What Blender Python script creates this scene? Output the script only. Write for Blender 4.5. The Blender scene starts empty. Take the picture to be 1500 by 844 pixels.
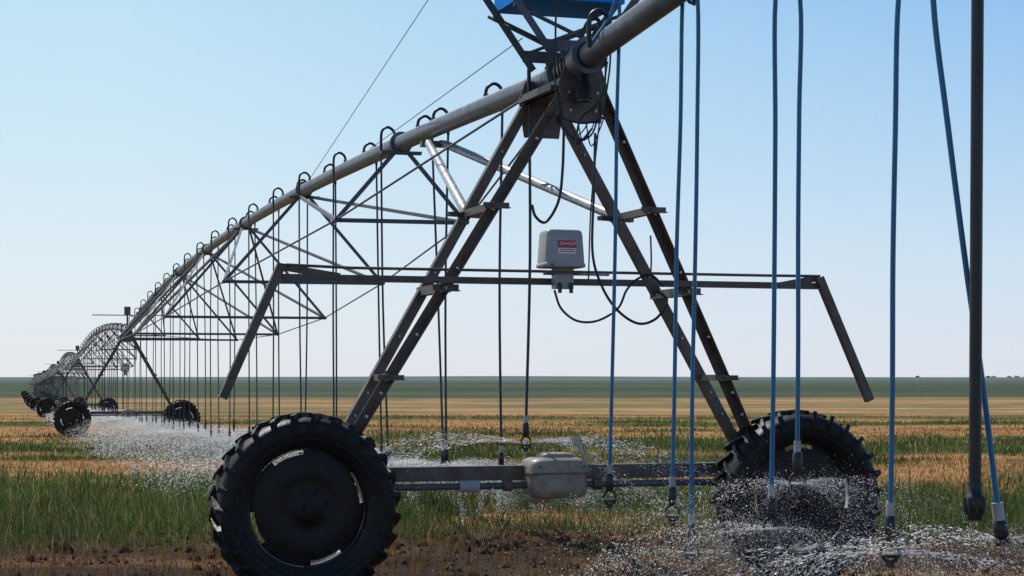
import bpy, math, random
import numpy as np
from mathutils import Vector, Matrix
random.seed(7); rng=np.random.default_rng(7)
SC=bpy.context.scene
F=2780.0; CAMZ=1.45
def W(px,py,Y): return Vector(((px-750)*Y/F, Y, CAMZ+(556-py)*Y/F))
# ------------------------------------------------------------ noise / terrain
LAT=rng.random((256,256))
def vn(x,y):
    x=np.asarray(x,float);y=np.asarray(y,float)
    xi=np.floor(x).astype(int);yi=np.floor(y).astype(int)
    fx=x-xi;fy=y-yi;fx=fx*fx*(3-2*fx);fy=fy*fy*(3-2*fy)
    a=LAT[xi%256,yi%256];b=LAT[(xi+1)%256,yi%256];c=LAT[xi%256,(yi+1)%256];d=LAT[(xi+1)%256,(yi+1)%256]
    return (a*(1-fx)+b*fx)*(1-fy)+(c*(1-fx)+d*fx)*fy
def ss(a,b,x):
    t=np.clip((x-a)/(b-a),0,1);return t*t*(3-2*t)
def gh(x,y):
    x=np.asarray(x,float);y=np.asarray(y,float)
    z=-0.0085*np.clip(y-14,0,226)
    z=z+ss(700,4500,y)*8.2
    z=z+ss(1500,4500,y)*(vn(x/700+3,y/1500)-.5)*7
    z=z+ss(18,40,y)*(1-ss(150,300,y))*(vn(x/7,y/7)-.5)*.14
    return z
def green(x,y):
    b=np.interp(y,[12,14.5,16.5,19,25,28,31,35,39,46,55,64,76,90,110,135,170,350],[-.3,-.1,.5,.9,.85,.5,.14,.12,.45,.8,.75,.35,.25,.55,.35,.2,.3,.15])
    n=vn(x/5,y/3+5)*.45+vn(x/1.7+9,y/1.1)*.35+vn(x/.6,y/.4)*.2
    n2=vn(x/20+2,y/9)*.5+vn(x/6,y/4)*.5
    k=ss(50,90,y)
    n=n*(1-k)+n2*k
    return np.clip(ss(.2,.8,b+(n-.5)*2.1),0,1)
# ------------------------------------------------------------ materials
def newmat(name):
    m=bpy.data.materials.new(name);m.use_nodes=True
    nt=m.node_tree;p=nt.nodes['Principled BSDF'];return m,nt,p
def simple(name,col,rough=.5,metal=0,var=.25,scale=8,bump=0.0,bscale=60,col2=None,spec=.5,grime=0):
    m,nt,p=newmat(name)
    tc=nt.nodes.new('ShaderNodeTexCoord');n=nt.nodes.new('ShaderNodeTexNoise')
    n.inputs['Scale'].default_value=scale;n.inputs['Detail'].default_value=6;n.inputs['Roughness'].default_value=.65
    nt.links.new(tc.outputs['Object'],n.inputs['Vector'])
    r=nt.nodes.new('ShaderNodeValToRGB');nt.links.new(n.outputs['Fac'],r.inputs['Fac'])
    c2=col2 or [c*(1-var) for c in col]
    r.color_ramp.elements[0].position=.35;r.color_ramp.elements[1].position=.65
    r.color_ramp.elements[0].color=(*c2,1);r.color_ramp.elements[1].color=(*[c*(1+var*.5) for c in col],1)
    out=r.outputs['Color']
    if grime:
        n3=nt.nodes.new('ShaderNodeTexNoise');n3.inputs['Scale'].default_value=2.3;n3.inputs['Detail'].default_value=9;n3.inputs['Roughness'].default_value=.75
        nt.links.new(tc.outputs['Object'],n3.inputs['Vector'])
        q=nt.nodes.new('ShaderNodeMapRange');q.inputs['From Min'].default_value=.5;q.inputs['From Max'].default_value=.68;q.inputs['To Max'].default_value=grime
        nt.links.new(n3.outputs['Fac'],q.inputs['Value'])
        g=nt.nodes.new('ShaderNodeMix');g.data_type='RGBA';nt.links.new(q.outputs[0],g.inputs['Factor']);nt.links.new(out,g.inputs['A']);g.inputs['B'].default_value=(.07,.05,.035,1);out=g.outputs['Result']
    nt.links.new(out,p.inputs['Base Color'])
    rr=nt.nodes.new('ShaderNodeMapRange');rr.inputs['To Min'].default_value=rough-.12;rr.inputs['To Max'].default_value=rough+.15
    nt.links.new(n.outputs['Fac'],rr.inputs['Value']);nt.links.new(rr.outputs[0],p.inputs['Roughness'])
    p.inputs['Metallic'].default_value=metal;p.inputs['Specular IOR Level'].default_value=spec
    if bump:
        n2=nt.nodes.new('ShaderNodeTexNoise');n2.inputs['Scale'].default_value=bscale;n2.inputs['Detail'].default_value=5
        nt.links.new(tc.outputs['Object'],n2.inputs['Vector'])
        b=nt.nodes.new('ShaderNodeBump');b.inputs['Strength'].default_value=bump;b.inputs['Distance'].default_value=.01
        nt.links.new(n2.outputs['Fac'],b.inputs['Height']);nt.links.new(b.outputs['Normal'],p.inputs['Normal'])
    return m
M={}
M['pipe']=simple('galvanised_pipe',(.145,.16,.19),.45,.2,.4,6,.15,grime=.6)
M['galv']=simple('galvanised_light',(.42,.43,.45),.4,.5,.25,9,.1,grime=.4)
M['steel']=simple('weathered_steel',(.12,.10,.086),.48,.2,.4,7,.2,50,(.07,.05,.038),grime=.5)
M['truss']=simple('truss_steel',(.09,.10,.12),.5,.25,.35,5,grime=.5)
M['black']=simple('black_plastic',(.012,.012,.014),.4,0,.3,10)
M['rubber']=simple('tyre_rubber',(.006,.006,.007),.5,0,.4,14,.4,40,(.011,.009,.008),.3)
M['disc']=simple('rusty_wheel_steel',(.017,.013,.012),.5,.1,.4,9,.25,30,(.010,.008,.007),.3)
M['rim']=simple('rim_steel',(.55,.54,.52),.4,.1,.3,12)
M['hose']=simple('blue_hose',(.010,.14,.30),.38,0,.25,3)
M['hose_backlit']=simple('backlit_hose',(.008,.024,.055),.4,0,.25,3)  # far hoses: backlit shade put into a darker hose colour
M['grey']=simple('grey_fitting',(.36,.37,.39),.45,0,.2,10)
M['box']=simple('cabinet_grey_paint',(.37,.36,.35),.42,0,.15,5,.05,grime=.15)
M['motor']=simple('gearmotor_paint',(.30,.265,.215),.45,0,.25,8,.1,40,(.19,.16,.125),grime=.5)
M['blue']=simple('blue_paint',(.008,.25,.78),.6,0,.12,4,spec=.1)
M['red']=simple('red_label',(.45,.02,.03),.4,0,.1,5)
M['white']=simple('white_print',(.8,.8,.8),.5,0,.05,5)
def vcmat(name,trans=.35,gl=0):
    m=bpy.data.materials.new(name);m.use_nodes=True;nt=m.node_tree;nt.nodes.clear()
    o=nt.nodes.new('ShaderNodeOutputMaterial');a=nt.nodes.new('ShaderNodeAttribute');a.attribute_name='col'
    d=nt.nodes.new('ShaderNodeBsdfDiffuse');t=nt.nodes.new('ShaderNodeBsdfTranslucent');x=nt.nodes.new('ShaderNodeMixShader')
    x.inputs[0].default_value=trans
    nt.links.new(a.outputs['Color'],d.inputs['Color']);nt.links.new(a.outputs['Color'],t.inputs['Color'])
    nt.links.new(d.outputs[0],x.inputs[1]);nt.links.new(t.outputs[0],x.inputs[2])
    if gl:
        g=nt.nodes.new('ShaderNodeBsdfGlossy');g.inputs['Roughness'].default_value=.4;y=nt.nodes.new('ShaderNodeMixShader');y.inputs[0].default_value=gl
        nt.links.new(x.outputs[0],y.inputs[1]);nt.links.new(g.outputs[0],y.inputs[2]);x=y
    nt.links.new(x.outputs[0],o.inputs[0]);return m
M['grass']=vcmat('grass_blades',.45,.02)
M['leaf']=vcmat('tree_leaves',.3)
# water
m=bpy.data.materials.new('water_drops');m.use_nodes=True;nt=m.node_tree;nt.nodes.clear()
o=nt.nodes.new('ShaderNodeOutputMaterial');d=nt.nodes.new('ShaderNodeBsdfDiffuse');d.inputs[0].default_value=(.97,.98,1,1)
t=nt.nodes.new('ShaderNodeBsdfTranslucent');t.inputs[0].default_value=(.98,.99,1,1)
g=nt.nodes.new('ShaderNodeBsdfGlossy');g.inputs['Roughness'].default_value=.3
x1=nt.nodes.new('ShaderNodeMixShader');x1.inputs[0].default_value=.75;x2=nt.nodes.new('ShaderNodeMixShader');x2.inputs[0].default_value=.2
nt.links.new(d.outputs[0],x1.inputs[1]);nt.links.new(t.outputs[0],x1.inputs[2]);nt.links.new(x1.outputs[0],x2.inputs[1]);nt.links.new(g.outputs[0],x2.inputs[2]);nt.links.new(x2.outputs[0],o.inputs[0])
M['water']=m
# ground
m,nt,p=newmat('field_ground')
a=nt.nodes.new('ShaderNodeAttribute');a.attribute_name='col'
geo=nt.nodes.new('ShaderNodeNewGeometry')
def nz(scale,det,sx=1,sy=1):
    mp=nt.nodes.new('ShaderNodeMapping');mp.inputs['Scale'].default_value=(sx,sy,1);nt.links.new(geo.outputs['Position'],mp.inputs['Vector'])
    n=nt.nodes.new('ShaderNodeTexNoise');n.inputs['Scale'].default_value=scale;n.inputs['Detail'].default_value=det;n.inputs['Roughness'].default_value=.7
    nt.links.new(mp.outputs[0],n.inputs['Vector']);return n
def mul(colsock,n,lo,hi):
    mr=nt.nodes.new('ShaderNodeMapRange');mr.inputs['From Min'].default_value=.3;mr.inputs['From Max'].default_value=.7
    mr.inputs['To Min'].default_value=lo;mr.inputs['To Max'].default_value=hi;nt.links.new(n.outputs['Fac'],mr.inputs['Value'])
    v=nt.nodes.new('ShaderNodeVectorMath');v.operation='SCALE';nt.links.new(colsock,v.inputs[0]);nt.links.new(mr.outputs[0],v.inputs['Scale']);return v.outputs[0]
s=mul(a.outputs['Color'],nz(14,6),.5,1.45)
s=mul(s,nz(1.3,5,.6,1),.6,1.35)
s=mul(s,nz(.12,8,.35,1),.65,1.3)
nt.links.new(s,p.inputs['Base Color']);p.inputs['Roughness'].default_value=.95;p.inputs['Specular IOR Level'].default_value=.05
b=nt.nodes.new('ShaderNodeBump');b.inputs['Strength'].default_value=.9;b.inputs['Distance'].default_value=.04
n=nz(18,6);nt.links.new(n.outputs['Fac'],b.inputs['Height']);nt.links.new(b.outputs['Normal'],p.inputs['Normal'])
M['ground']=m
# ------------------------------------------------------------ mesh builder
class MB:
    def __init__(s): s.v=[];s.f=[];s.m=[];s.s=[];s.mats=[]
    def mi(s,k):
        if k not in s.mats:s.mats.append(k)
        return s.mats.index(k)
    def add(s,vs,fs,k,smooth=False):
        o=len(s.v);i=s.mi(k);s.v+= [tuple(q) for q in vs]
        for f in fs: s.f.append([o+j for j in f]);s.m.append(i);s.s.append(smooth)
    def tube(s,pts,r,k,n=8,caps=True):
        pts=[Vector(q) for q in pts];N=len(pts);vs=[];fs=[]
        rs=r if isinstance(r,(list,tuple)) else [r]*N
        prev=None
        for i,q in enumerate(pts):
            t=(pts[min(i+1,N-1)]-pts[max(i-1,0)]).normalized()
            if prev is None:
                u=t.cross(Vector((0,0,1)))
                if u.length<.05:u=t.cross(Vector((0,1,0)))
            else: u=prev-t*prev.dot(t)
            u.normalize();prev=u;w=t.cross(u)
            for j in range(n):
                an=2*math.pi*j/n;vs.append(q+u*math.cos(an)*rs[i]+w*math.sin(an)*rs[i])
        for i in range(N-1):
            for j in range(n):
                fs.append((i*n+j,i*n+(j+1)%n,(i+1)*n+(j+1)%n,(i+1)*n+j))
        s.add(vs,fs,k,True)
        if caps:
            s.add(vs[:n],[tuple(range(n))],k);s.add(vs[-n:],[tuple(range(n-1,-1,-1))],k)
    def angle(s,p0,p1,w,k,up=Vector((0,0,1)),t=.007,flip=1,w2=None):
        p0=Vector(p0);p1=Vector(p1);d=(p1-p0).normalized();a=d.cross(up).normalized()*flip;b=a.cross(d).normalized()*flip
        w2=w2 or w
        pr=[(0,0),(w,0),(w,t),(t,t),(t,w2),(0,w2)]
        vs=[p0+a*(x-w/2)+b*(y-w2/2) for x,y in pr]+[p1+a*(x-w/2)+b*(y-w2/2) for x,y in pr]
        fs=[(i,(i+1)%6,6+(i+1)%6,6+i) for i in range(6)]+[(0,1,2,3),(0,3,4,5),(9,8,7,6),(11,10,9,6)]
        s.add(vs,fs,k)
    def box(s,c,h,k,ax=None,taper=1.0):
        c=Vector(c);ax=ax or (Vector((1,0,0)),Vector((0,1,0)),Vector((0,0,1)))
        vs=[]
        for z in(-1,1):
            q=1 if z<0 else taper
            for x,y in((-1,-1),(1,-1),(1,1),(-1,1)): vs.append(c+ax[0]*x*h[0]*q+ax[1]*y*h[1]*q+ax[2]*z*h[2])
        s.add(vs,[(3,2,1,0),(4,5,6,7),(0,1,5,4),(1,2,6,5),(2,3,7,6),(3,0,4,7)],k)
    def beam(s,p0,p1,w,h,k):
        p0=Vector(p0);p1=Vector(p1);d=(p1-p0);a=d.normalized().cross(Vector((0,0,1)))
        if a.length<.05:a=Vector((1,0,0))
        a.normalize();b=a.cross(d.normalized())
        s.box((p0+p1)/2,(d.length/2,w/2,h/2),k,(d.normalized(),a,b))
    def rbox(s,c,h,k,e=.35,n=20,tz=0.0):
        vs=[];fs=[];P=lambda q:math.copysign(abs(q)**e,q)
        for i in range(n+1):
            la=-math.pi/2+math.pi*i/n
            for j in range(2*n):
                lo=math.pi*j/n
                x=P(math.cos(la))*P(math.cos(lo));y=P(math.cos(la))*P(math.sin(lo));z=P(math.sin(la))
                q=1-tz*z
                vs.append((c[0]+h[0]*x*q,c[1]+h[1]*y*q,c[2]+h[2]*z))
        for i in range(n):
            for j in range(2*n): fs.append((i*2*n+j,i*2*n+(j+1)%(2*n),(i+1)*2*n+(j+1)%(2*n),(i+1)*2*n+j))
        s.add(vs,fs,k,True)
    def lathe(s,prof,k,n=64,smooth=True):  # axis = local Y ; prof (r,y)
        vs=[];fs=[]
        for r,y in prof:
            for j in range(n):
                a=2*math.pi*j/n;vs.append((r*math.cos(a),y,r*math.sin(a)))
        for i in range(len(prof)-1):
            for j in range(n): fs.append((i*n+j,i*n+(j+1)%n,(i+1)*n+(j+1)%n,(i+1)*n+j))
        s.add(vs,fs,k,smooth)
    def mesh(s,name):
        me=bpy.data.meshes.new(name);me.from_pydata(s.v,[],s.f)
        for k in s.mats: me.materials.append(M[k])
        me.polygons.foreach_set('material_index',s.m);me.polygons.foreach_set('use_smooth',s.s);me.update();return me
    def obj(s,name,parent=None): return link(name,s.mesh(name),parent)
def link(name,data,parent=None,loc=None,rot=None):
    o=bpy.data.objects.new(name,data);SC.collection.objects.link(o)
    if parent:o.parent=parent
    if loc is not None:o.location=loc
    if rot is not None:o.rotation_euler=rot
    return o
def empty(name,loc=(0,0,0),rz=0):
    o=link(name,None);o.location=loc;o.rotation_euler=(0,0,rz);o.empty_display_size=.3;return o
def cat(pts,n=8):
    pts=[Vector(q) for q in pts];P=[pts[0]*2-pts[1]]+pts+[pts[-1]*2-pts[-2]];out=[]
    for i in range(1,len(P)-2):
        for j in range(n):
            t=j/n;a,b,c,d=P[i-1:i+3]
            out.append(.5*((2*b)+(c-a)*t+(2*a-5*b+4*c-d)*t*t+(3*b-a-3*c+d)*t**3))
    out.append(pts[-1]);return out
def fast(name,V,T,col,mat,parent=None):
    V=np.asarray(V,np.float32);T=np.asarray(T,np.int32);me=bpy.data.meshes.new(name)
    me.vertices.add(len(V));me.vertices.foreach_set('co',V.ravel())
    k=T.shape[1];me.loops.add(T.size);me.loops.foreach_set('vertex_index',T.ravel())
    me.polygons.add(len(T));me.polygons.foreach_set('loop_start',np.arange(0,T.size,k,dtype=np.int32))
    me.update(calc_edges=True);me.validate()
    if col is not None:
        at=me.color_attributes.new('col','FLOAT_COLOR','POINT');c=np.ones((len(V),4),np.float32);c[:,:3]=col;at.data.foreach_set('color',c.ravel())
    me.materials.append(mat);return link(name,me,parent)
# ------------------------------------------------------------ pipeline geometry
NS=7
GZ=lambda x,y: float(gh(x,y))
T=[]
for n in range(-1,NS+1):
    x=.34-13.14*n;y=13.05+50.1*n;T.append(Vector((x,y,(0 if n<1 else GZ(x,y))+3.54)))
PD=Vector((-.2537,.9673,0));PS=Vector((.9673,.2537,0))
def P(u):
    n=math.floor(u);f=u-n;a=T[n+1];b=T[min(n+2,len(T)-1)];q=a.lerp(b,f);q.z+=4*.67*f*(1-f);return q
L=51.8
# ------------------------------------------------------------ wheel mesh
def wheel_mesh():
    b=MB()
    b.lathe([(.395,-.12),(.42,-.135),(.46,-.155),(.52,-.165),(.56,-.158),(.583,-.13),(.592,0),(.583,.13),(.56,.158),(.52,.165),(.46,.155),(.42,.135),(.395,.12)],'rubber',72)
    for rr_ in(.45,.49): b.lathe([(rr_-.006,-.152-(rr_-.45)*.2),(rr_,-.159-(rr_-.45)*.2),(rr_+.006,-.156-(rr_-.45)*.2)],'rubber',72)
    NL=27
    for sgn in(-1,1):
        for i in range(NL):
            t0=2*math.pi*(i+(0 if sgn<0 else .5))/NL
            vs=[]
            st=[(-.012,0,.588,.622,.026),(.07,.07,.588,.624,.028),(.150,.13,.575,.617,.034),(.174,.15,.535,.565,.034),(.170,.15,.50,.53,.024)]
            for (y,dt,r0,r1,wd) in st:
                for (r,sg) in((r0,-1),(r1,-.75),(r1,.75),(r0,1)):
                    a=t0+dt+sg*wd; vs.append((r*math.cos(a),sgn*y,r*math.sin(a)))
            fs=[]
            for q in range(len(st)-1):
                for j in range(4): fs.append((q*4+j,q*4+(j+1)%4,q*4+4+(j+1)%4,q*4+4+j))
            fs+=[(0,1,2,3),(19,18,17,16)]
            b.add(vs,fs,'rubber')
    b.lathe([(.425,-.135),(.43,-.14),(.43,-.132),(.405,-.12),(.392,-.08),(.385,-.05)],'disc',72)
    b.lathe([(.384,-.05),(.384,.06),(.40,.11),(.43,.135)],'rim',72)
    rings=[(.384,-.062),(.378,-.064),(.350,-.07),(.33,-.074),(.315,-.080),(.20,-.092),(.19,-.088),(.10,-.086),(.09,-.095),(.04,-.10),(.0,-.10)]
    n=96;vs=[];fs=[]
    for r,y in rings:
        for j in range(n):
            a=2*math.pi*j/n;vs.append((r*math.cos(a),y,r*math.sin(a)))
    for i in range(len(rings)-1):
        for j in range(n):
            ang=(j+.5)*360/n
            if i==1 and any(abs((ang-c+180)%360-180)<17 for c in(20,110,200,290)):continue
            fs.append((i*n+j,i*n+(j+1)%n,(i+1)*n+(j+1)%n,(i+1)*n+j))
    b.add(vs,fs,'disc',True)
    for i in range(8):
        a=2*math.pi*i/8+.2;c=Vector((.135*math.cos(a),-.085,.135*math.sin(a)));b.tube([c,c+Vector((0,-.018,0))],.010,'disc',6)
    b.tube([(0,-.10,0),(0,-.12,0)],.03,'disc',12);b.tube([(0,-.05,0),(0,.25,0)],.05,'disc',12)
    return b.mesh('drive_wheel')
WM=wheel_mesh()
# ------------------------------------------------------------ tower (local: x=a along wheels, y=b away, z up)
def tower_frame():
    b=MB();H=3.54;tops={};bots={}
    for sa in(-1,1):
        for sb in(-1,1):
            t=Vector((sa*.13,sb*.42,3.36));q=Vector((sa*1.62,.28+sb*.12,.76));tops[sa,sb]=t;bots[sa,sb]=q
            b.angle(t,q,.068,'steel',Vector((0,sb,0)),.008,1)
            for f in(.12,.3,.45,.5,.62,.77,.83):
                c=t.lerp(q,f)+Vector((0,-.036,0));b.tube([c,c+Vector((0,-.012,0))],.010,'galv',6)
        for f,w in((.29,.05),(.50,.06),(.73,.045)):
            p0=tops[sa,-1].lerp(bots[sa,-1],f)+Vector((0,-.06,0));p1=tops[sa,1].lerp(bots[sa,1],f)+Vector((0,.06,0))
            b.angle(p0,p1,w,'steel');
            b.angle(p0+Vector((-.09,0,0)),p0+Vector((.09,0,0)),w*.8,'steel')
    f=.06
    b.tube([tops[-1,-1].lerp(bots[-1,-1],f),tops[1,-1].lerp(bots[1,-1],f)],.010,'steel',6)
    # base beam + drive shaft
    b.beam((-1.85,.29,.80),(1.85,.29,.80),.11,.10,'steel')
    b.tube([(-1.6,.19,.715),(1.6,.19,.715)],.024,'truss',10)
    b.tube([(-.68,.19,.715),(-.54,.19,.715)],.042,'grey',12)
    for sa in(-1,1):
        b.rbox((sa*1.79,.27,.66),(.13,.09,.13),'steel',.5,8)
        b.tube([(sa*.3,.19,.715),(sa*.36,.19,.715)],.04,'steel',12)
    for y in(-.43,.42):
        vs=[(-.17,y,3.42),(.17,y,3.42),(.12,y,3.56),(-.12,y,3.56),(-.13,y,3.16),(.13,y,3.16)]
        vs2=[(x,yy+.012,z) for x,yy,z in vs]
        b.add(vs+vs2,[(4,5,1,0),(0,1,2,3),(11,10,6,7),(6,9,8,7),(4,0,6,10),(5,11,7,1),(1,7,8,2),(0,3,9,6),(3,2,8,9),(4,10,11,5)],'steel')
        if y<0:
            for x,z in((-.1,3.36),(.1,3.36),(-.09,3.24),(.09,3.24),(0,3.45)): b.tube([(x,y,z),(x,y-.012,z)],.011,'galv',6)
    b.beam((-.2,0,3.40),(.2,0,3.40),.7,.03,'steel')
    for sa in(-1,1): b.beam((sa*.14,-.42,3.42),(sa*.14,.41,3.42),.03,.07,'steel')
    return b.mesh('tower_frame')
def gearmotor():
    b=MB();b.rbox((0.02,.22,.765),(.215,.17,.145),'motor',.38,16)
    b.rbox((.03,.22,.905),(.12,.10,.035),'motor',.4,10);b.rbox((-.1,.22,.64),(.08,.1,.05),'motor',.5,8)
    b.tube([(.2,.12,.8),(.24,.12,.8)],.04,'motor',12)
    b.box((.02,.22,.80),(.219,.173,.006),'steel')
    for x in(-.15,.18): b.tube([(x,.04,.85),(x,.03,.85)],.012,'steel',6)
    return b.mesh('gearmotor')
def ctrl():
    b=MB();b.rbox((-.1,-.27,2.33),(.135,.10,.125),'box',.22,16,.06);b.rbox((-.1,-.27,2.215),(.15,.115,.018),'box',.3,10)
    b.box((-.08,-.25,2.13),(.065,.04,.07),'grey');b.box((-.08,-.25,2.17),(.11,.05,.012),'steel')
    for x in(-.12,-.04): b.tube([(x,-.31,2.1),(x,-.31,2.03)],.014,'black',8)
    b.tube([(-.2,-.37,2.215),(-.2,-.395,2.215)],.008,'steel',6)
    b.box((-.09,-.3725,2.355),(.062,.003,.024),'red');b.box((-.09,-.3725,2.309),(.062,.003,.019),'white')
    b.box((-.09,-.3728,2.318),(.055,.003,.003),'red');b.box((-.09,-.3728,2.305),(.055,.003,.003),'red')
    return b.mesh('control_box')
TF=tower_frame();GM=gearmotor();CB=ctrl()
towers=[]
for n in range(0,NS+1):
    t=T[n+1];ang=math.radians(17.9 if n==0 else 14.7+.6*math.sin(n))
    e=empty('irrigation_tower',(t.x,t.y,t.z-3.54),ang);towers.append(e)
    link('tower_frame',TF,e);link('gearmotor',GM,e);link('control_box',CB,e)
    for sa,nm in((-1,'wheel_left'),(1,'wheel_right')):
        link(nm,WM,e,(sa*1.79,0,.61),(0,(0 if sa<0 else .3) if n==0 else random.random()*.2,0))
    if n>0:
        b=MB();b.tube([(-1.15,0,4.05),(1.15,0,4.05)],.018,'truss',6);b.tube([(0,0,3.6),(0,0,4.3)],.03,'truss',6);b.box((0,0,4.2),(.10,.1,.13),'truss');b.obj('alignment_bar',e)
t0=towers[0]
tx=bpy.data.curves.new('danger_text','FONT');tx.body='DANGER';tx.size=.03;tx.extrude=.0005;tx.align_x='CENTER';tx.align_y='CENTER';tx.materials.append(M['white'])
link('danger_text',tx,t0,(-.085,-.3765,2.356),(math.pi/2,0,0))
# guard bar with drooping arms
b=MB()
b.angle((-2.0,-.22,2.11),(1.86,-.22,2.11),.046,'steel',Vector((0,0,1)),.008,1)
b.tube([(-1.96,-.22,2.19),(-1.5,-.1,2.185),(1.5,-.1,2.185),(1.84,-.22,2.18)],.010,'steel',8)
b.angle((-1.99,-.22,2.19),(-2.37,-.22,1.33),.055,'steel',Vector((0,1,0)),.008)
b.angle((1.85,-.22,2.17),(2.25,-.22,1.30),.055,'steel',Vector((0,1,0)),.008)
b.beam((-2.0,-.2,2.18),(-1.60,-.2,2.12),.02,.045,'steel');b.beam((1.55,-.2,2.11),(1.87,-.2,2.17),.02,.045,'steel')
b.tube([(-.22,-.26,2.16),(.25,-.26,2.16)],.01,'galv',6)
b.obj('guard_bar',t0)
# blue cabinet on V frame above pipe
b=MB()
for sb in(-.24,.24):
    for sa in(-1,1):
        b.angle((sa*.13,sb,3.60),(sa*.74,sb,4.45),.05,'truss',Vector((0,1,0)),.008)
        b.tube([(sa*.17,sb,3.72),(-sa*.42,sb,3.96)],.014,'truss',6)
        b.tube([(sa*.16,-.24,3.68),(sa*.45,.24,3.96)],.012,'truss',6)
    b.beam((-.2,sb,3.70),(.2,sb,3.70),.02,.08,'truss')
b.box((-.02,0,4.27),(.37,.30,.27),'blue');b.box((-.02,0,4.555),(.41,.33,.012),'blue')
b.tube([(.1,.1,4.5),(.1,.1,5.6)],.025,'truss',8)
b.obj('blue_cabinet',t0)
# near coupler
b=MB()
b.tube([P(.001),P(-.013)],.09,'black',20)
for u in(-.001,-.0125):
    q=P(u);b.tube([q-PD*.015,q+PD*.015],.125,'pipe',20)
b.tube([P(-.0085),P(-.0125)],.105,'pipe',20)
for u in (-.003,-.0045,-.006,-.0075): q=P(u);b.tube([q-PD*.02,q+PD*.02],.104,'black',20)
q=P(-.010)+Vector((0,0,-.09));b.tube([q,q+Vector((0,0,-.07)),q+Vector((0,0,-.08)),q+Vector((0,0,-.17))],[.045,.045,.058,.058],'disc',14)
b.tube([q+Vector((0,0,-.165)),q+Vector((0,0,-.19))],.045,'black',12)
q=P(-.012)+Vector((0,0,.1));b.tube(cat([q+PS*-.05,q+Vector((0,0,.12)),q+PS*.07+Vector((0,0,.14)),q+PS*.13]),.014,'black',8)
ob=b.obj('flexible_pipe_coupler')
b=MB()
def cab(pts,Y,r=.009): b.tube(cat([W(x,y,Y+dy) for x,y,*q in pts for dy in[(q[0] if q else 0)]]),r,'black',6)
cab([(812,425),(822,452),(845,470),(875,470),(905,452),(918,425),(935,408),(955,404),(972,420)],12.75,.009)
cab([(872,195),(870,280),(868,370),(882,420),(905,455),(935,474),(962,466),(977,440),(960,425)],12.7,.009)
cab([(826,190),(824,250),(818,295),(800,325),(785,318),(779,300)],13.1,.010)
cab([(880,150),(868,195),(845,205),(825,185),(818,150)],12.6,.007)
cab([(895,60),(892,110),(880,170),(862,180),(838,178),(820,165),(812,110)],12.4,.007)
cab([(888,75),(885,130),(872,155),(850,175),(846,210),(868,188)],12.4,.007)
cab([(815,0),(814,60),(820,120),(824,190)],12.7,.007)
cab([(953,345),(954,380),(953,405)],13.0,.006)
cab([(862,410),(866,300),(878,180),(890,90)],12.6,.005)
for k,x in enumerate((836,846,858)): cab([(x,178),(x+8,198+k*8),(x+22,186),(x+30,160)],12.7,.005)
b.obj('power_cables')
b=MB()
R=Matrix.Rotation(math.radians(17.9),4,'Z');O=Vector((T[1].x,T[1].y,0))
for sa in(-1,1):
    s=P(.079)+Vector((0,0,-.12))+PS*sa*.06;e=R@Vector((sa*.56,.42,2.62))+O
    b.tube([s,s.lerp(e,.04),s.lerp(e,.95),e],[.02,.036,.036,.02],'galv',12)
    b.beam(e+Vector((-.12,-.1,-.02)),e+Vector((.12,.1,-.02)),.05,.03,'steel')
b.beam(P(.079)+Vector((0,0,-.14))-PS*.12,P(.079)+Vector((0,0,-.14))+PS*.12,.1,.05,'steel')
b.obj('brace_tubes')
# ------------------------------------------------------------ spans
JU=[.108+.1235*k for k in range(7)];JD=[.76,1.2,1.53,1.65,1.55,1.22,.76];JW=[.64,1.03,1.29,1.38,1.3,1.03,.64]
nozz=[]
def gooseneck(b,q,side,r=.014,n=8):
    top=q+Vector((0,0,.07));e=q+PS*side*.135
    b.tube(cat([top,top+Vector((0,0,.05)),top+PS*side*.02+Vector((0,0,.09)),top+PS*side*.07+Vector((0,0,.115)),top+PS*side*.12+Vector((0,0,.085)),e+Vector((0,0,.09)),e+Vector((0,0,-.05))],3),r,'black',n)
    b.tube([top+Vector((0,0,-.02)),top+Vector((0,0,.03))],r*1.5,'truss',n)
    return e+Vector((0,0,-.05))
def nozzle(b,q,k=1.0,fine=True):
    n=12 if fine else 6
    b.tube([q+Vector((0,0,.09*k)),q+Vector((0,0,.03*k))],.019*k,'grey' if fine else 'black',n)
    b.tube([q+Vector((0,0,.03*k)),q+Vector((0,0,.02*k)),q+Vector((0,0,-.08*k)),q+Vector((0,0,-.09*k))],[.018*k,.027*k,.027*k,.02*k],'black',n)
    if fine:
        pts=[q+Vector((.042*k*math.sin(a),0,-.135*k-.05*k*math.cos(a))) for a in np.linspace(.0,2*math.pi,19)]
        b.tube(pts,.009*k,'black',6)
        b.tube([q+Vector((0,0,-.15*k)),q+Vector((0,0,-.165*k))],[.035*k,.028*k],'black',n)
        b.tube([q+Vector((0,0,-.185*k)),q+Vector((0,0,-.21*k))],.02*k,'black',n)
        return q+Vector((0,0,-.145*k))
    b.tube([q+Vector((0,0,-.09*k)),q+Vector((0,0,-.16*k))],.018*k,'black',6)
    return q+Vector((0,0,-.15*k))
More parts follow.
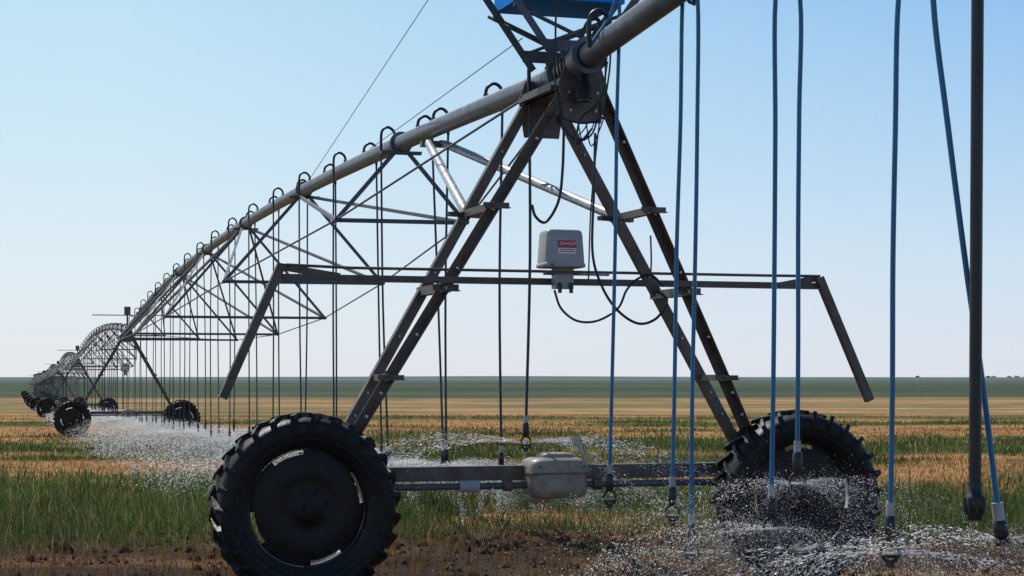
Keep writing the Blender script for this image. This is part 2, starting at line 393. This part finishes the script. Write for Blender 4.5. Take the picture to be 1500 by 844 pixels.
for n in range(-1,NS):
    e=empty('irrigation_pipeline_span')
    near=(n<=0)
    b=MB()
    us=[n+i/40 for i in range(41)]
    if n==-1: us=[-.4+i*.0388 for i in range(11)]; us[-1]=-.012
    b.tube([P(u-1e-6) for u in us],.078,'pipe',20 if near else 10)
    b.tube([P(u-1e-6)+Vector((0,0,.086))+PS*.03 for u in us],.009,'black',6)
    if n==0:
        for u in JU: q=P(u);b.tube([q-PD*.02,q+PD*.02],.112,'pipe',18)
    b.obj('main_pipe',e)
    b=MB();rr=.010 if n==0 else .014;aw=.042
    J={}
    for i,(u,d,w) in enumerate(zip(JU,JD,JW)):
        if n==-1 and u<.6: continue
        for s in(-1,1): J[i,s]=P(n+u)+Vector((0,0,-d))+PS*s*w
    for i in range(7):
        if (i,1) not in J: continue
        pu=P(n+JU[i])+Vector((0,0,-.085))
        if near: b.beam(pu-PS*.2-Vector((0,0,.01)),pu+PS*.2-Vector((0,0,.01)),.07,.03,'truss')
        (b.angle(J[i,-1],J[i,1],aw,'truss') if near else b.beam(J[i,-1],J[i,1],.04,.04,'truss'))
        for s in(-1,1):
            top=pu+PS*s*.06
            (b.angle(J[i,s],top,aw,'truss',PD) if near else b.beam(J[i,s],top,.04,.04,'truss'))
            for j in(i+1,i-1):
                if 0<=j<7 and (j,s) in J:
                    tj=P(n+JU[j])+Vector((0,0,-.085))+PS*s*.06
                    if (j>i and i<3) or (j<i and i>3) or i==3:
                        (b.angle(J[i,s],tj,aw*.85,'truss',PS) if near else b.beam(J[i,s],tj,.035,.035,'truss'))
            if (i+1,s) in J: b.tube([J[i,s],J[i+1,s]],rr,'truss',6)
            if near: q=J[i,s];b.tube([q-PD*.07,q+PD*.07],.028,'truss',8)
    if n>-1:
        for s in(-1,1):
            b.tube([P(n+.008)+PS*s*.12+Vector((0,0,-.1)),J[0,s]],rr,'truss',6)
            b.tube([J[6,s],P(n+.992)+PS*s*.12+Vector((0,0,-.1))],rr,'truss',6)
    b.obj('truss',e)
    if n>=0:
        b=MB();h=MB()
        if n==0: ul=[(.0068,-1),(.0417,1),(.0795,1),(.0926,1),(.1143,-1),(.147,1),(.17,-1),(.199,1),(.222,-1),(.243,1)]+[(.27+.0277*i,1 if i%2 else -1) for i in range(26)]
        else: ul=[(.02+.0277*i,1 if i%2 else -1) for i in range(35)]
        for i,(u,s) in enumerate(ul):
            if u>.99:continue
            q=P(n+u)
            st=gooseneck(b,q,s,.014 if n==0 else .02,8 if n==0 else 5)
            g=GZ(q.x,q.y);zb=g+.72+random.uniform(-.07,.09)
            if n==0 and i<4: zb=[1.12,.84,.80,.76][i]
            en=Vector((st.x+random.uniform(-.04,.04)+(.08 if 2<i<6 and n==0 else 0),st.y+random.uniform(-.05,.05),zb))
            mid=st.lerp(en,.5)+Vector((random.uniform(-.02,.02),0,0))
            h.tube(cat([st,mid,en],4),.0105 if n==0 else .013,'hose_backlit',6 if n==0 else 5)
            nz_=nozzle(h,en,.85 if n==0 else 1,fine=(n==0 and i<12));nozz.append((nz_,n,i))
        b.obj('goosenecks',e);h.obj('drop_hoses',e)
# ------------------------------------------------------------ near drop hoses
near=[((907,.0),(893,700),12.0,.021,-1),((1000,0),(985,720),10.85,.044,1),((1022,0),(1013,775),10.54,.050,-1),((1136,0),(1130,735),9.4,.073,1),((1172,0),(1168,670),9.6,.0735,-1),((1316,0),(1304,765),8.1,.0985,1),((1367,0),(1463,755),7.5,.111,-1)]
for hi,((tx_,ty),(bx,by),Y,v,s) in enumerate(near):
    b=MB();tp=P(-v);a=W(tx_,ty,Y);c=W(bx,by,Y)
    g0=gooseneck(b,tp,s,.016,8)
    pts=[g0,g0.lerp(a,.6)+Vector((.01,0,0)),a]+[a.lerp(c,f)+Vector((random.uniform(-.006,.006),random.uniform(-.01,.01),0)) for f in(.25,.5,.75)]+[c]
    b.tube(cat(pts,6),.0118,'hose',10)
    if bx>1460:
        d=(c-a).normalized();b.tube([c-d*.05,c+d*.02],.024,'grey',12);b.tube([c+d*.02,c+d*.03,c+d*.08,c+d*.09],[.02,.03,.03,.02],'black',12);b.tube([c+d*.09,c+d*.12],[.034,.026],'black',12);nz_=c+d*.1
    else: nz_=nozzle(b,c,.92)
    b.obj('sprinkler_drop_hose');nozz.append((nz_,-1,hi))
# thick black discharge pipe
b=MB();tp=P(-.1118);a=W(1432,0,7.45);c=W(1428,725,7.45)
b.tube(cat([tp+Vector((0,0,-.05)),a.lerp(tp,.5),a],4)+[a.lerp(c,f) for f in(.2,.4,.6,.8)]+[c],.0245,'black',18)
b.tube([c+Vector((0,0,.05)),c+Vector((0,0,.0)),c+Vector((0,0,-.005)),c+Vector((0,0,-.075)),c+Vector((0,0,-.08)),c+Vector((0,0,-.1))],[.029,.029,.038,.038,.03,.03],'black',16)
for k in range(8):
    an=k*math.pi/4;q=c+Vector((.038*math.cos(an),.038*math.sin(an),-.04));b.tube([q+Vector((0,0,.03)),q+Vector((0,0,-.03))],.006,'black',5)
ob=b.obj('discharge_pipe')
tc=bpy.data.curves.new('pipe_print','FONT');tc.body='   '.join(['WATER DISCHARGE - EPDM','LF 150 PSI WATER DISCHARGE']);tc.size=.026;tc.extrude=.0003;tc.align_y='CENTER'
mprint=simple('faded_print',(.07,.07,.075),.5);tc.materials.append(mprint)
to=link('pipe_print',tc,ob,(c.x+.002,c.y-.0252,c.z+.45),(math.pi/2,math.pi/2,0));to.location.z=c.z+1.9
# guy wires
mast=R@Vector((.1,.1,5.6))+O;mast.z=5.58
b=MB();b.tube([P(.225)+Vector((0,0,.08)),mast],.004,'black',5);b.tube([P(.14)+Vector((0,0,.09)),R@Vector((-.25,.1,3.80))+O],.004,'black',5)
b.obj('guy_wires')
# ------------------------------------------------------------ ground
rows=np.concatenate([[-80,-40,-15,-5,0,4],np.geomspace(8,400,520),np.geomspace(410,9000,130)])
cols=np.linspace(-1,1,340)
wd=np.maximum(30,.62*rows+22)
X=cols[None,:]*wd[:,None];Yg=np.repeat(rows[:,None],len(cols),1)
Z=gh(X,Yg);nearf=(1-ss(22,60,Yg))
Z=Z+nearf*((vn(X/.35,Yg/.35)-.5)*.05+rng.normal(0,.008,X.shape))
G=green(X,Yg)
def lerp3(a,b,t): return a*(1-t[...,None])+b*t[...,None]
straw=np.array([.36,.20,.08]);grn=np.array([.07,.10,.025]);soil=np.array([.045,.031,.026])
C=lerp3(np.broadcast_to(straw,X.shape+(3,)),np.broadcast_to(grn,X.shape+(3,)),G)
tan=np.array([.34,.215,.125]);C=lerp3(C,np.broadcast_to(tan,C.shape),ss(100,200,Yg)*(.2+.5*vn(X/60,Yg/10)))
olive=np.array([.11,.12,.045]);C=lerp3(C,np.broadcast_to(olive,C.shape),ss(80,120,Yg)*(1-ss(340,360,Yg))*ss(.38,.66,vn(X/45+7,Yg/13)*.55+vn(X/11,Yg/4)*.45)*.85)
sl=np.clip(1-ss(16,22,Yg)+ (vn(X/1.3,Yg/1.0)-.6)*.9*(1-ss(24,45,Yg)),0,1);C=lerp3(C,np.broadcast_to(soil,C.shape),sl)
crop=np.array([.040,.060,.034]);crop2=np.array([.075,.095,.058]);far_haze=np.array([.13,.165,.17])
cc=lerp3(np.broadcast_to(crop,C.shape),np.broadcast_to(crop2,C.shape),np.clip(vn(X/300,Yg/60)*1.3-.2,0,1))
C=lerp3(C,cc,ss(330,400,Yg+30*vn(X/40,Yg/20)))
C=lerp3(C,np.broadcast_to(far_haze,C.shape),ss(900,2600,Yg)*(.6+.4*vn(X/500,Yg/300)))  # aerial haze painted into the ground: blends to pale blue-grey with distance
nr,nc=X.shape;idx=np.arange(nr*nc).reshape(nr,nc)
Q=np.stack([idx[:-1,:-1],idx[:-1,1:],idx[1:,1:],idx[1:,:-1]],-1).reshape(-1,4)
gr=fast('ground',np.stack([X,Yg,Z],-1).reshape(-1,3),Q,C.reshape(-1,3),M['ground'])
gr.data.polygons.foreach_set('use_smooth',np.ones(len(Q),bool))
# ------------------------------------------------------------ blades
def blades(name,N,y0,y1,kind):
    y=y0*(y1/y0)**rng.random(N);x=(rng.random(N)*2-1)*(.36*y+2.5)
    g=green(x,y);sc=np.clip((y/17),.9,4)
    cl=vn(x/.35,y/.35)
    if kind=='g': keep=(rng.random(N)<g*(.2+1.1*cl)) & (y>14.8)
    else: keep=rng.random(N)<(1-g*.85)*(.35+.7*cl)*np.where(y<17,.6,1)
    x,y,g,sc=x[keep],y[keep],g[keep],sc[keep];n=len(x);z=gh(x,y)-.02
    if kind=='g': h=rng.gamma(6,.038,n)*(.3+.95*vn(x/1.6,y/1.6))*np.interp(y,[14,17,19,30,60],[.4,.7,1,.8,.6]);w=.0045*sc
    else: h=rng.gamma(5,.022,n)*np.interp(y,[15,40],[1,.6]);w=.0045*sc
    w=w*rng.uniform(.6,1.3,n);an=rng.uniform(0,2*np.pi,n);dx=np.cos(an)*w;dy=np.sin(an)*w*.3
    bx=rng.normal(0,.34,n)*h;by=rng.normal(0,.34,n)*h
    A=np.stack([x-dx,y-dy,z],-1);B=np.stack([x+dx,y+dy,z],-1)
    Cc=np.stack([x+bx*.4+dx*.8,y+by*.4+dy,z+h*.6],-1);D=np.stack([x+bx*.4-dx*.8,y+by*.4-dy,z+h*.6],-1);E=np.stack([x+bx,y+by,z+h],-1)
    V=np.stack([A,B,Cc,D,E],1).reshape(-1,3);o=np.arange(n)*5
    Tt=np.concatenate([np.stack([o,o+1,o+2],-1),np.stack([o,o+2,o+3],-1),np.stack([o+3,o+2,o+4],-1)])
    r=rng.random(n)[:,None]
    if kind=='g':
        base=np.array([.045,.085,.018])*(1-r)+np.array([.11,.15,.04])*r;dry=rng.random(n)<.18;base[dry]=[.31,.23,.10]
        base=base*rng.uniform(.5,1.2,n)[:,None]*(.45+1.0*vn(x/3,y/2))[:,None]
    else:
        base=(np.array([.44,.24,.085])*(1-r)+np.array([.27,.145,.065])*r)*rng.uniform(.5,1.15,n)[:,None]
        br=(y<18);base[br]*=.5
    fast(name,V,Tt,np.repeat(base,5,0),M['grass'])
blades('green_grass',400000,14.5,120,'g')
blades('dry_stubble',240000,12,130,'s')
# clods
N=6000;y=rng.uniform(12.5,18.5,N);x=(rng.random(N)*2-1)*8;r=rng.gamma(2,.009,N);z=gh(x,y)+r*.1
ico=np.array([(0,0,1),(.9,0,0),(0,.9,0),(-.9,0,0),(0,-.9,0),(0,0,-1)],float);fi=np.array([(0,1,2),(0,2,3),(0,3,4),(0,4,1),(5,2,1),(5,3,2),(5,4,3),(5,1,4)])
V=(ico[None]*r[:,None,None]*rng.uniform(.6,1.4,(N,6,3)))+np.stack([x,y,z],-1)[:,None]
Tt=(fi[None]+(np.arange(N)*6)[:,None,None]).reshape(-1,3)
fast('soil_clods',V.reshape(-1,3),Tt,np.repeat(np.array([.045,.031,.026])*rng.uniform(.5,1.6,N)[:,None],6,0),vcmat('clod',.0,0))
# ------------------------------------------------------------ water spray
Ds=[];
def spray(q,N,v0,size,elong,jets,tmax=.6,spread=.05,droop=.02,elev=(4,12)):
    ja=rng.random(jets)*2*np.pi;k=rng.integers(0,jets,N);az=ja[k]+rng.normal(0,spread,N)
    jel=np.radians(rng.uniform(elev[0],elev[1],jets));el=jel[k]+rng.normal(0,.02,N)
    v=v0*rng.uniform(.93,1.07,N);t=rng.random(N)**.9*tmax
    vx=v*np.cos(el)*np.cos(az);vy=v*np.cos(el)*np.sin(az);vz=v*np.sin(el)-9.8*t
    p=np.stack([q.x+vx*t,q.y+vy*t,q.z+v*np.sin(el)*t-4.9*t*t],-1)+rng.normal(0,droop,(N,3))*t[:,None]*2
    d=np.stack([vx,vy,vz],-1);d/=np.linalg.norm(d,axis=1)[:,None]
    ok=p[:,2]>gh(p[:,0],p[:,1])+.05
    s=size*rng.gamma(3,.33,N);Ds.append((p[ok],d[ok],s[ok],np.full(ok.sum(),elong)))
for q,n,i in nozz:
    if n==-1:
        k=[.12,.2,.35,1.3,1.3,.45,.7][i];v=[3,3,3,3.2,3.2,3.6,3.6][i]
        spray(q,int(9000*k),v,.0009,3,24,.40,.06,.05,(0,14));spray(q,int(6000*k),2.0,.0008,1.5,40,.36,.5,.25,(-20,25));spray(q,int(160*k),3.0,.0018,1.3,26,.4,.3,.2)
        if i>=5: spray(q,2500,4.0,.0011,7,12,.34,.004,.004,(2,14))
    elif n==0 and i<8: spray(q,8000,4.2,.0012,5.0,14,.36,.006,.006,(8,16));spray(q,500,4.2,.0014,1.5,22,.42,.1,.1)
    elif n==0: spray(q,4500,5.0,.0026,4,30,.45,.08,.10)
    elif n==1: spray(q,1500,5.0,.005,4,30,.42,.1,.10)
    elif n==2: spray(q,350,5.2,.008,3,30,.42,.1,.08)
p=np.concatenate([d[0] for d in Ds]);dr=np.concatenate([d[1] for d in Ds]);s=np.concatenate([d[2] for d in Ds]);el=np.concatenate([d[3] for d in Ds])
N=len(p);up=np.array([.3,.2,1.0]);a1=np.cross(dr,up);a1/=np.linalg.norm(a1,axis=1)[:,None];a2=np.cross(dr,a1)
V=np.stack([p+dr*(s*el)[:,None],p+a1*s[:,None],p+(-.5*a1+.87*a2)*s[:,None],p+(-.5*a1-.87*a2)*s[:,None],p-dr*(s*el)[:,None]],1)
fi=np.array([(0,1,2),(0,2,3),(0,3,1),(4,2,1),(4,3,2),(4,1,3)]);Tt=(fi[None]+(np.arange(N)*5)[:,None,None]).reshape(-1,3)
fast('water_spray',V.reshape(-1,3),Tt,None,M['water'])
print('drops',N)
# ------------------------------------------------------------ distant trees
pts=[];cs=[]
def leafclump(cx,cy,w,h,n):
    z0=GZ(cx,cy)
    lob=[(rng.uniform(-.6,.6)*w,rng.uniform(-.5,.5)*w,rng.uniform(.35,.8)*h,rng.uniform(.25,.5)*w) for _ in range(7)]
    for _ in range(n):
        l=lob[rng.integers(7)];d=rng.normal(0,1,3);d/=np.linalg.norm(d);rr=l[3]*rng.random()**.4
        c=np.array([cx+l[0],cy+l[1],z0+l[2]])+d*rr*np.array([1,1,.7]);c[2]=max(c[2],z0+.3)
        a=rng.normal(0,1,(3,3))*1.1;pts.append(c+a);cs.append(np.array([.20,.25,.28])*rng.uniform(.7,1.3))  # pale blue-grey leaf colour has the distance haze painted in
for px,w,h in((1339,5,4),(1455,5,4),(1464,8,3),(1476,8,3),(1488,10,3),(1499,8,3)):
    Y=4300;leafclump((px-750)*Y/F,Y+rng.uniform(-60,60),w,h,160)
V=np.array(pts).reshape(-1,3);Tt=np.arange(len(V)).reshape(-1,3)
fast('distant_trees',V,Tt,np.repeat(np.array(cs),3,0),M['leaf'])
# ------------------------------------------------------------ light
EL=52;AZ=-38
w=bpy.data.worlds.new('World');SC.world=w;w.use_nodes=True;nt=w.node_tree
bg=nt.nodes['Background'];sk=nt.nodes.new('ShaderNodeTexSky');sk.sky_type='NISHITA';sk.sun_disc=False
sk.sun_elevation=math.radians(EL);sk.sun_rotation=math.radians(AZ);sk.air_density=1.0;sk.dust_density=.4;sk.ozone_density=2
tc=nt.nodes.new('ShaderNodeTexCoord');sp=nt.nodes.new('ShaderNodeSeparateXYZ');nt.links.new(tc.outputs['Generated'],sp.inputs[0])
def ramp(stops):
    r=nt.nodes.new('ShaderNodeValToRGB');nt.links.new(sp.outputs['Z'],r.inputs[0])
    while len(r.color_ramp.elements)<len(stops): r.color_ramp.elements.new(.5)
    for e_,(p_,c_) in zip(r.color_ramp.elements,stops): e_.position=p_;e_.color=(*c_,1)
    return r
rl=ramp([(0,(7.7,8.1,8.9)),(.06,(7.4,8.4,9.2)),(.12,(6.4,8.3,9.4)),(.2,(5.3,7.9,9.3)),(.42,(1.2,2.6,5.2)),(1,(.5,1.3,3.2))])
rr_=ramp([(0,(7.3,7.8,9.0)),(.06,(6.0,7.5,9.2)),(.12,(4.3,6.6,9.2)),(.2,(2.5,5.2,8.9)),(.42,(.7,1.9,4.5)),(1,(.5,1.2,3.0))])
mr=nt.nodes.new('ShaderNodeMapRange');mr.inputs['From Min'].default_value=-.2;mr.inputs['From Max'].default_value=.3;nt.links.new(sp.outputs['X'],mr.inputs['Value'])
mx=nt.nodes.new('ShaderNodeMix');mx.data_type='RGBA';nt.links.new(mr.outputs[0],mx.inputs['Factor']);nt.links.new(rl.outputs[0],mx.inputs['A']);nt.links.new(rr_.outputs[0],mx.inputs['B'])
m2=nt.nodes.new('ShaderNodeMix');m2.data_type='RGBA';m2.inputs['Factor'].default_value=.85;nt.links.new(sk.outputs[0],m2.inputs['A']);nt.links.new(mx.outputs['Result'],m2.inputs['B'])
nt.links.new(m2.outputs['Result'],bg.inputs[0]);bg.inputs[1].default_value=.10
ld=bpy.data.lights.new('sun','SUN');ld.energy=5.0;ld.angle=math.radians(.5);ld.color=(1,.95,.87)
lo=link('sun',ld);d=Vector((math.sin(math.radians(AZ))*math.cos(math.radians(EL)),math.cos(math.radians(AZ))*math.cos(math.radians(EL)),math.sin(math.radians(EL))))
lo.rotation_euler=d.to_track_quat('Z','Y').to_euler()
cd=bpy.data.cameras.new('camera');co=link('camera',cd);co.location=(0,0,CAMZ);co.rotation_euler=(math.pi/2,0,0)
cd.sensor_width=36;cd.lens=36*F/1500;cd.shift_y=134/1500;cd.clip_end=20000;cd.clip_start=.1
SC.camera=co
SC.view_settings.view_transform='Standard';SC.view_settings.look='None';SC.view_settings.exposure=0
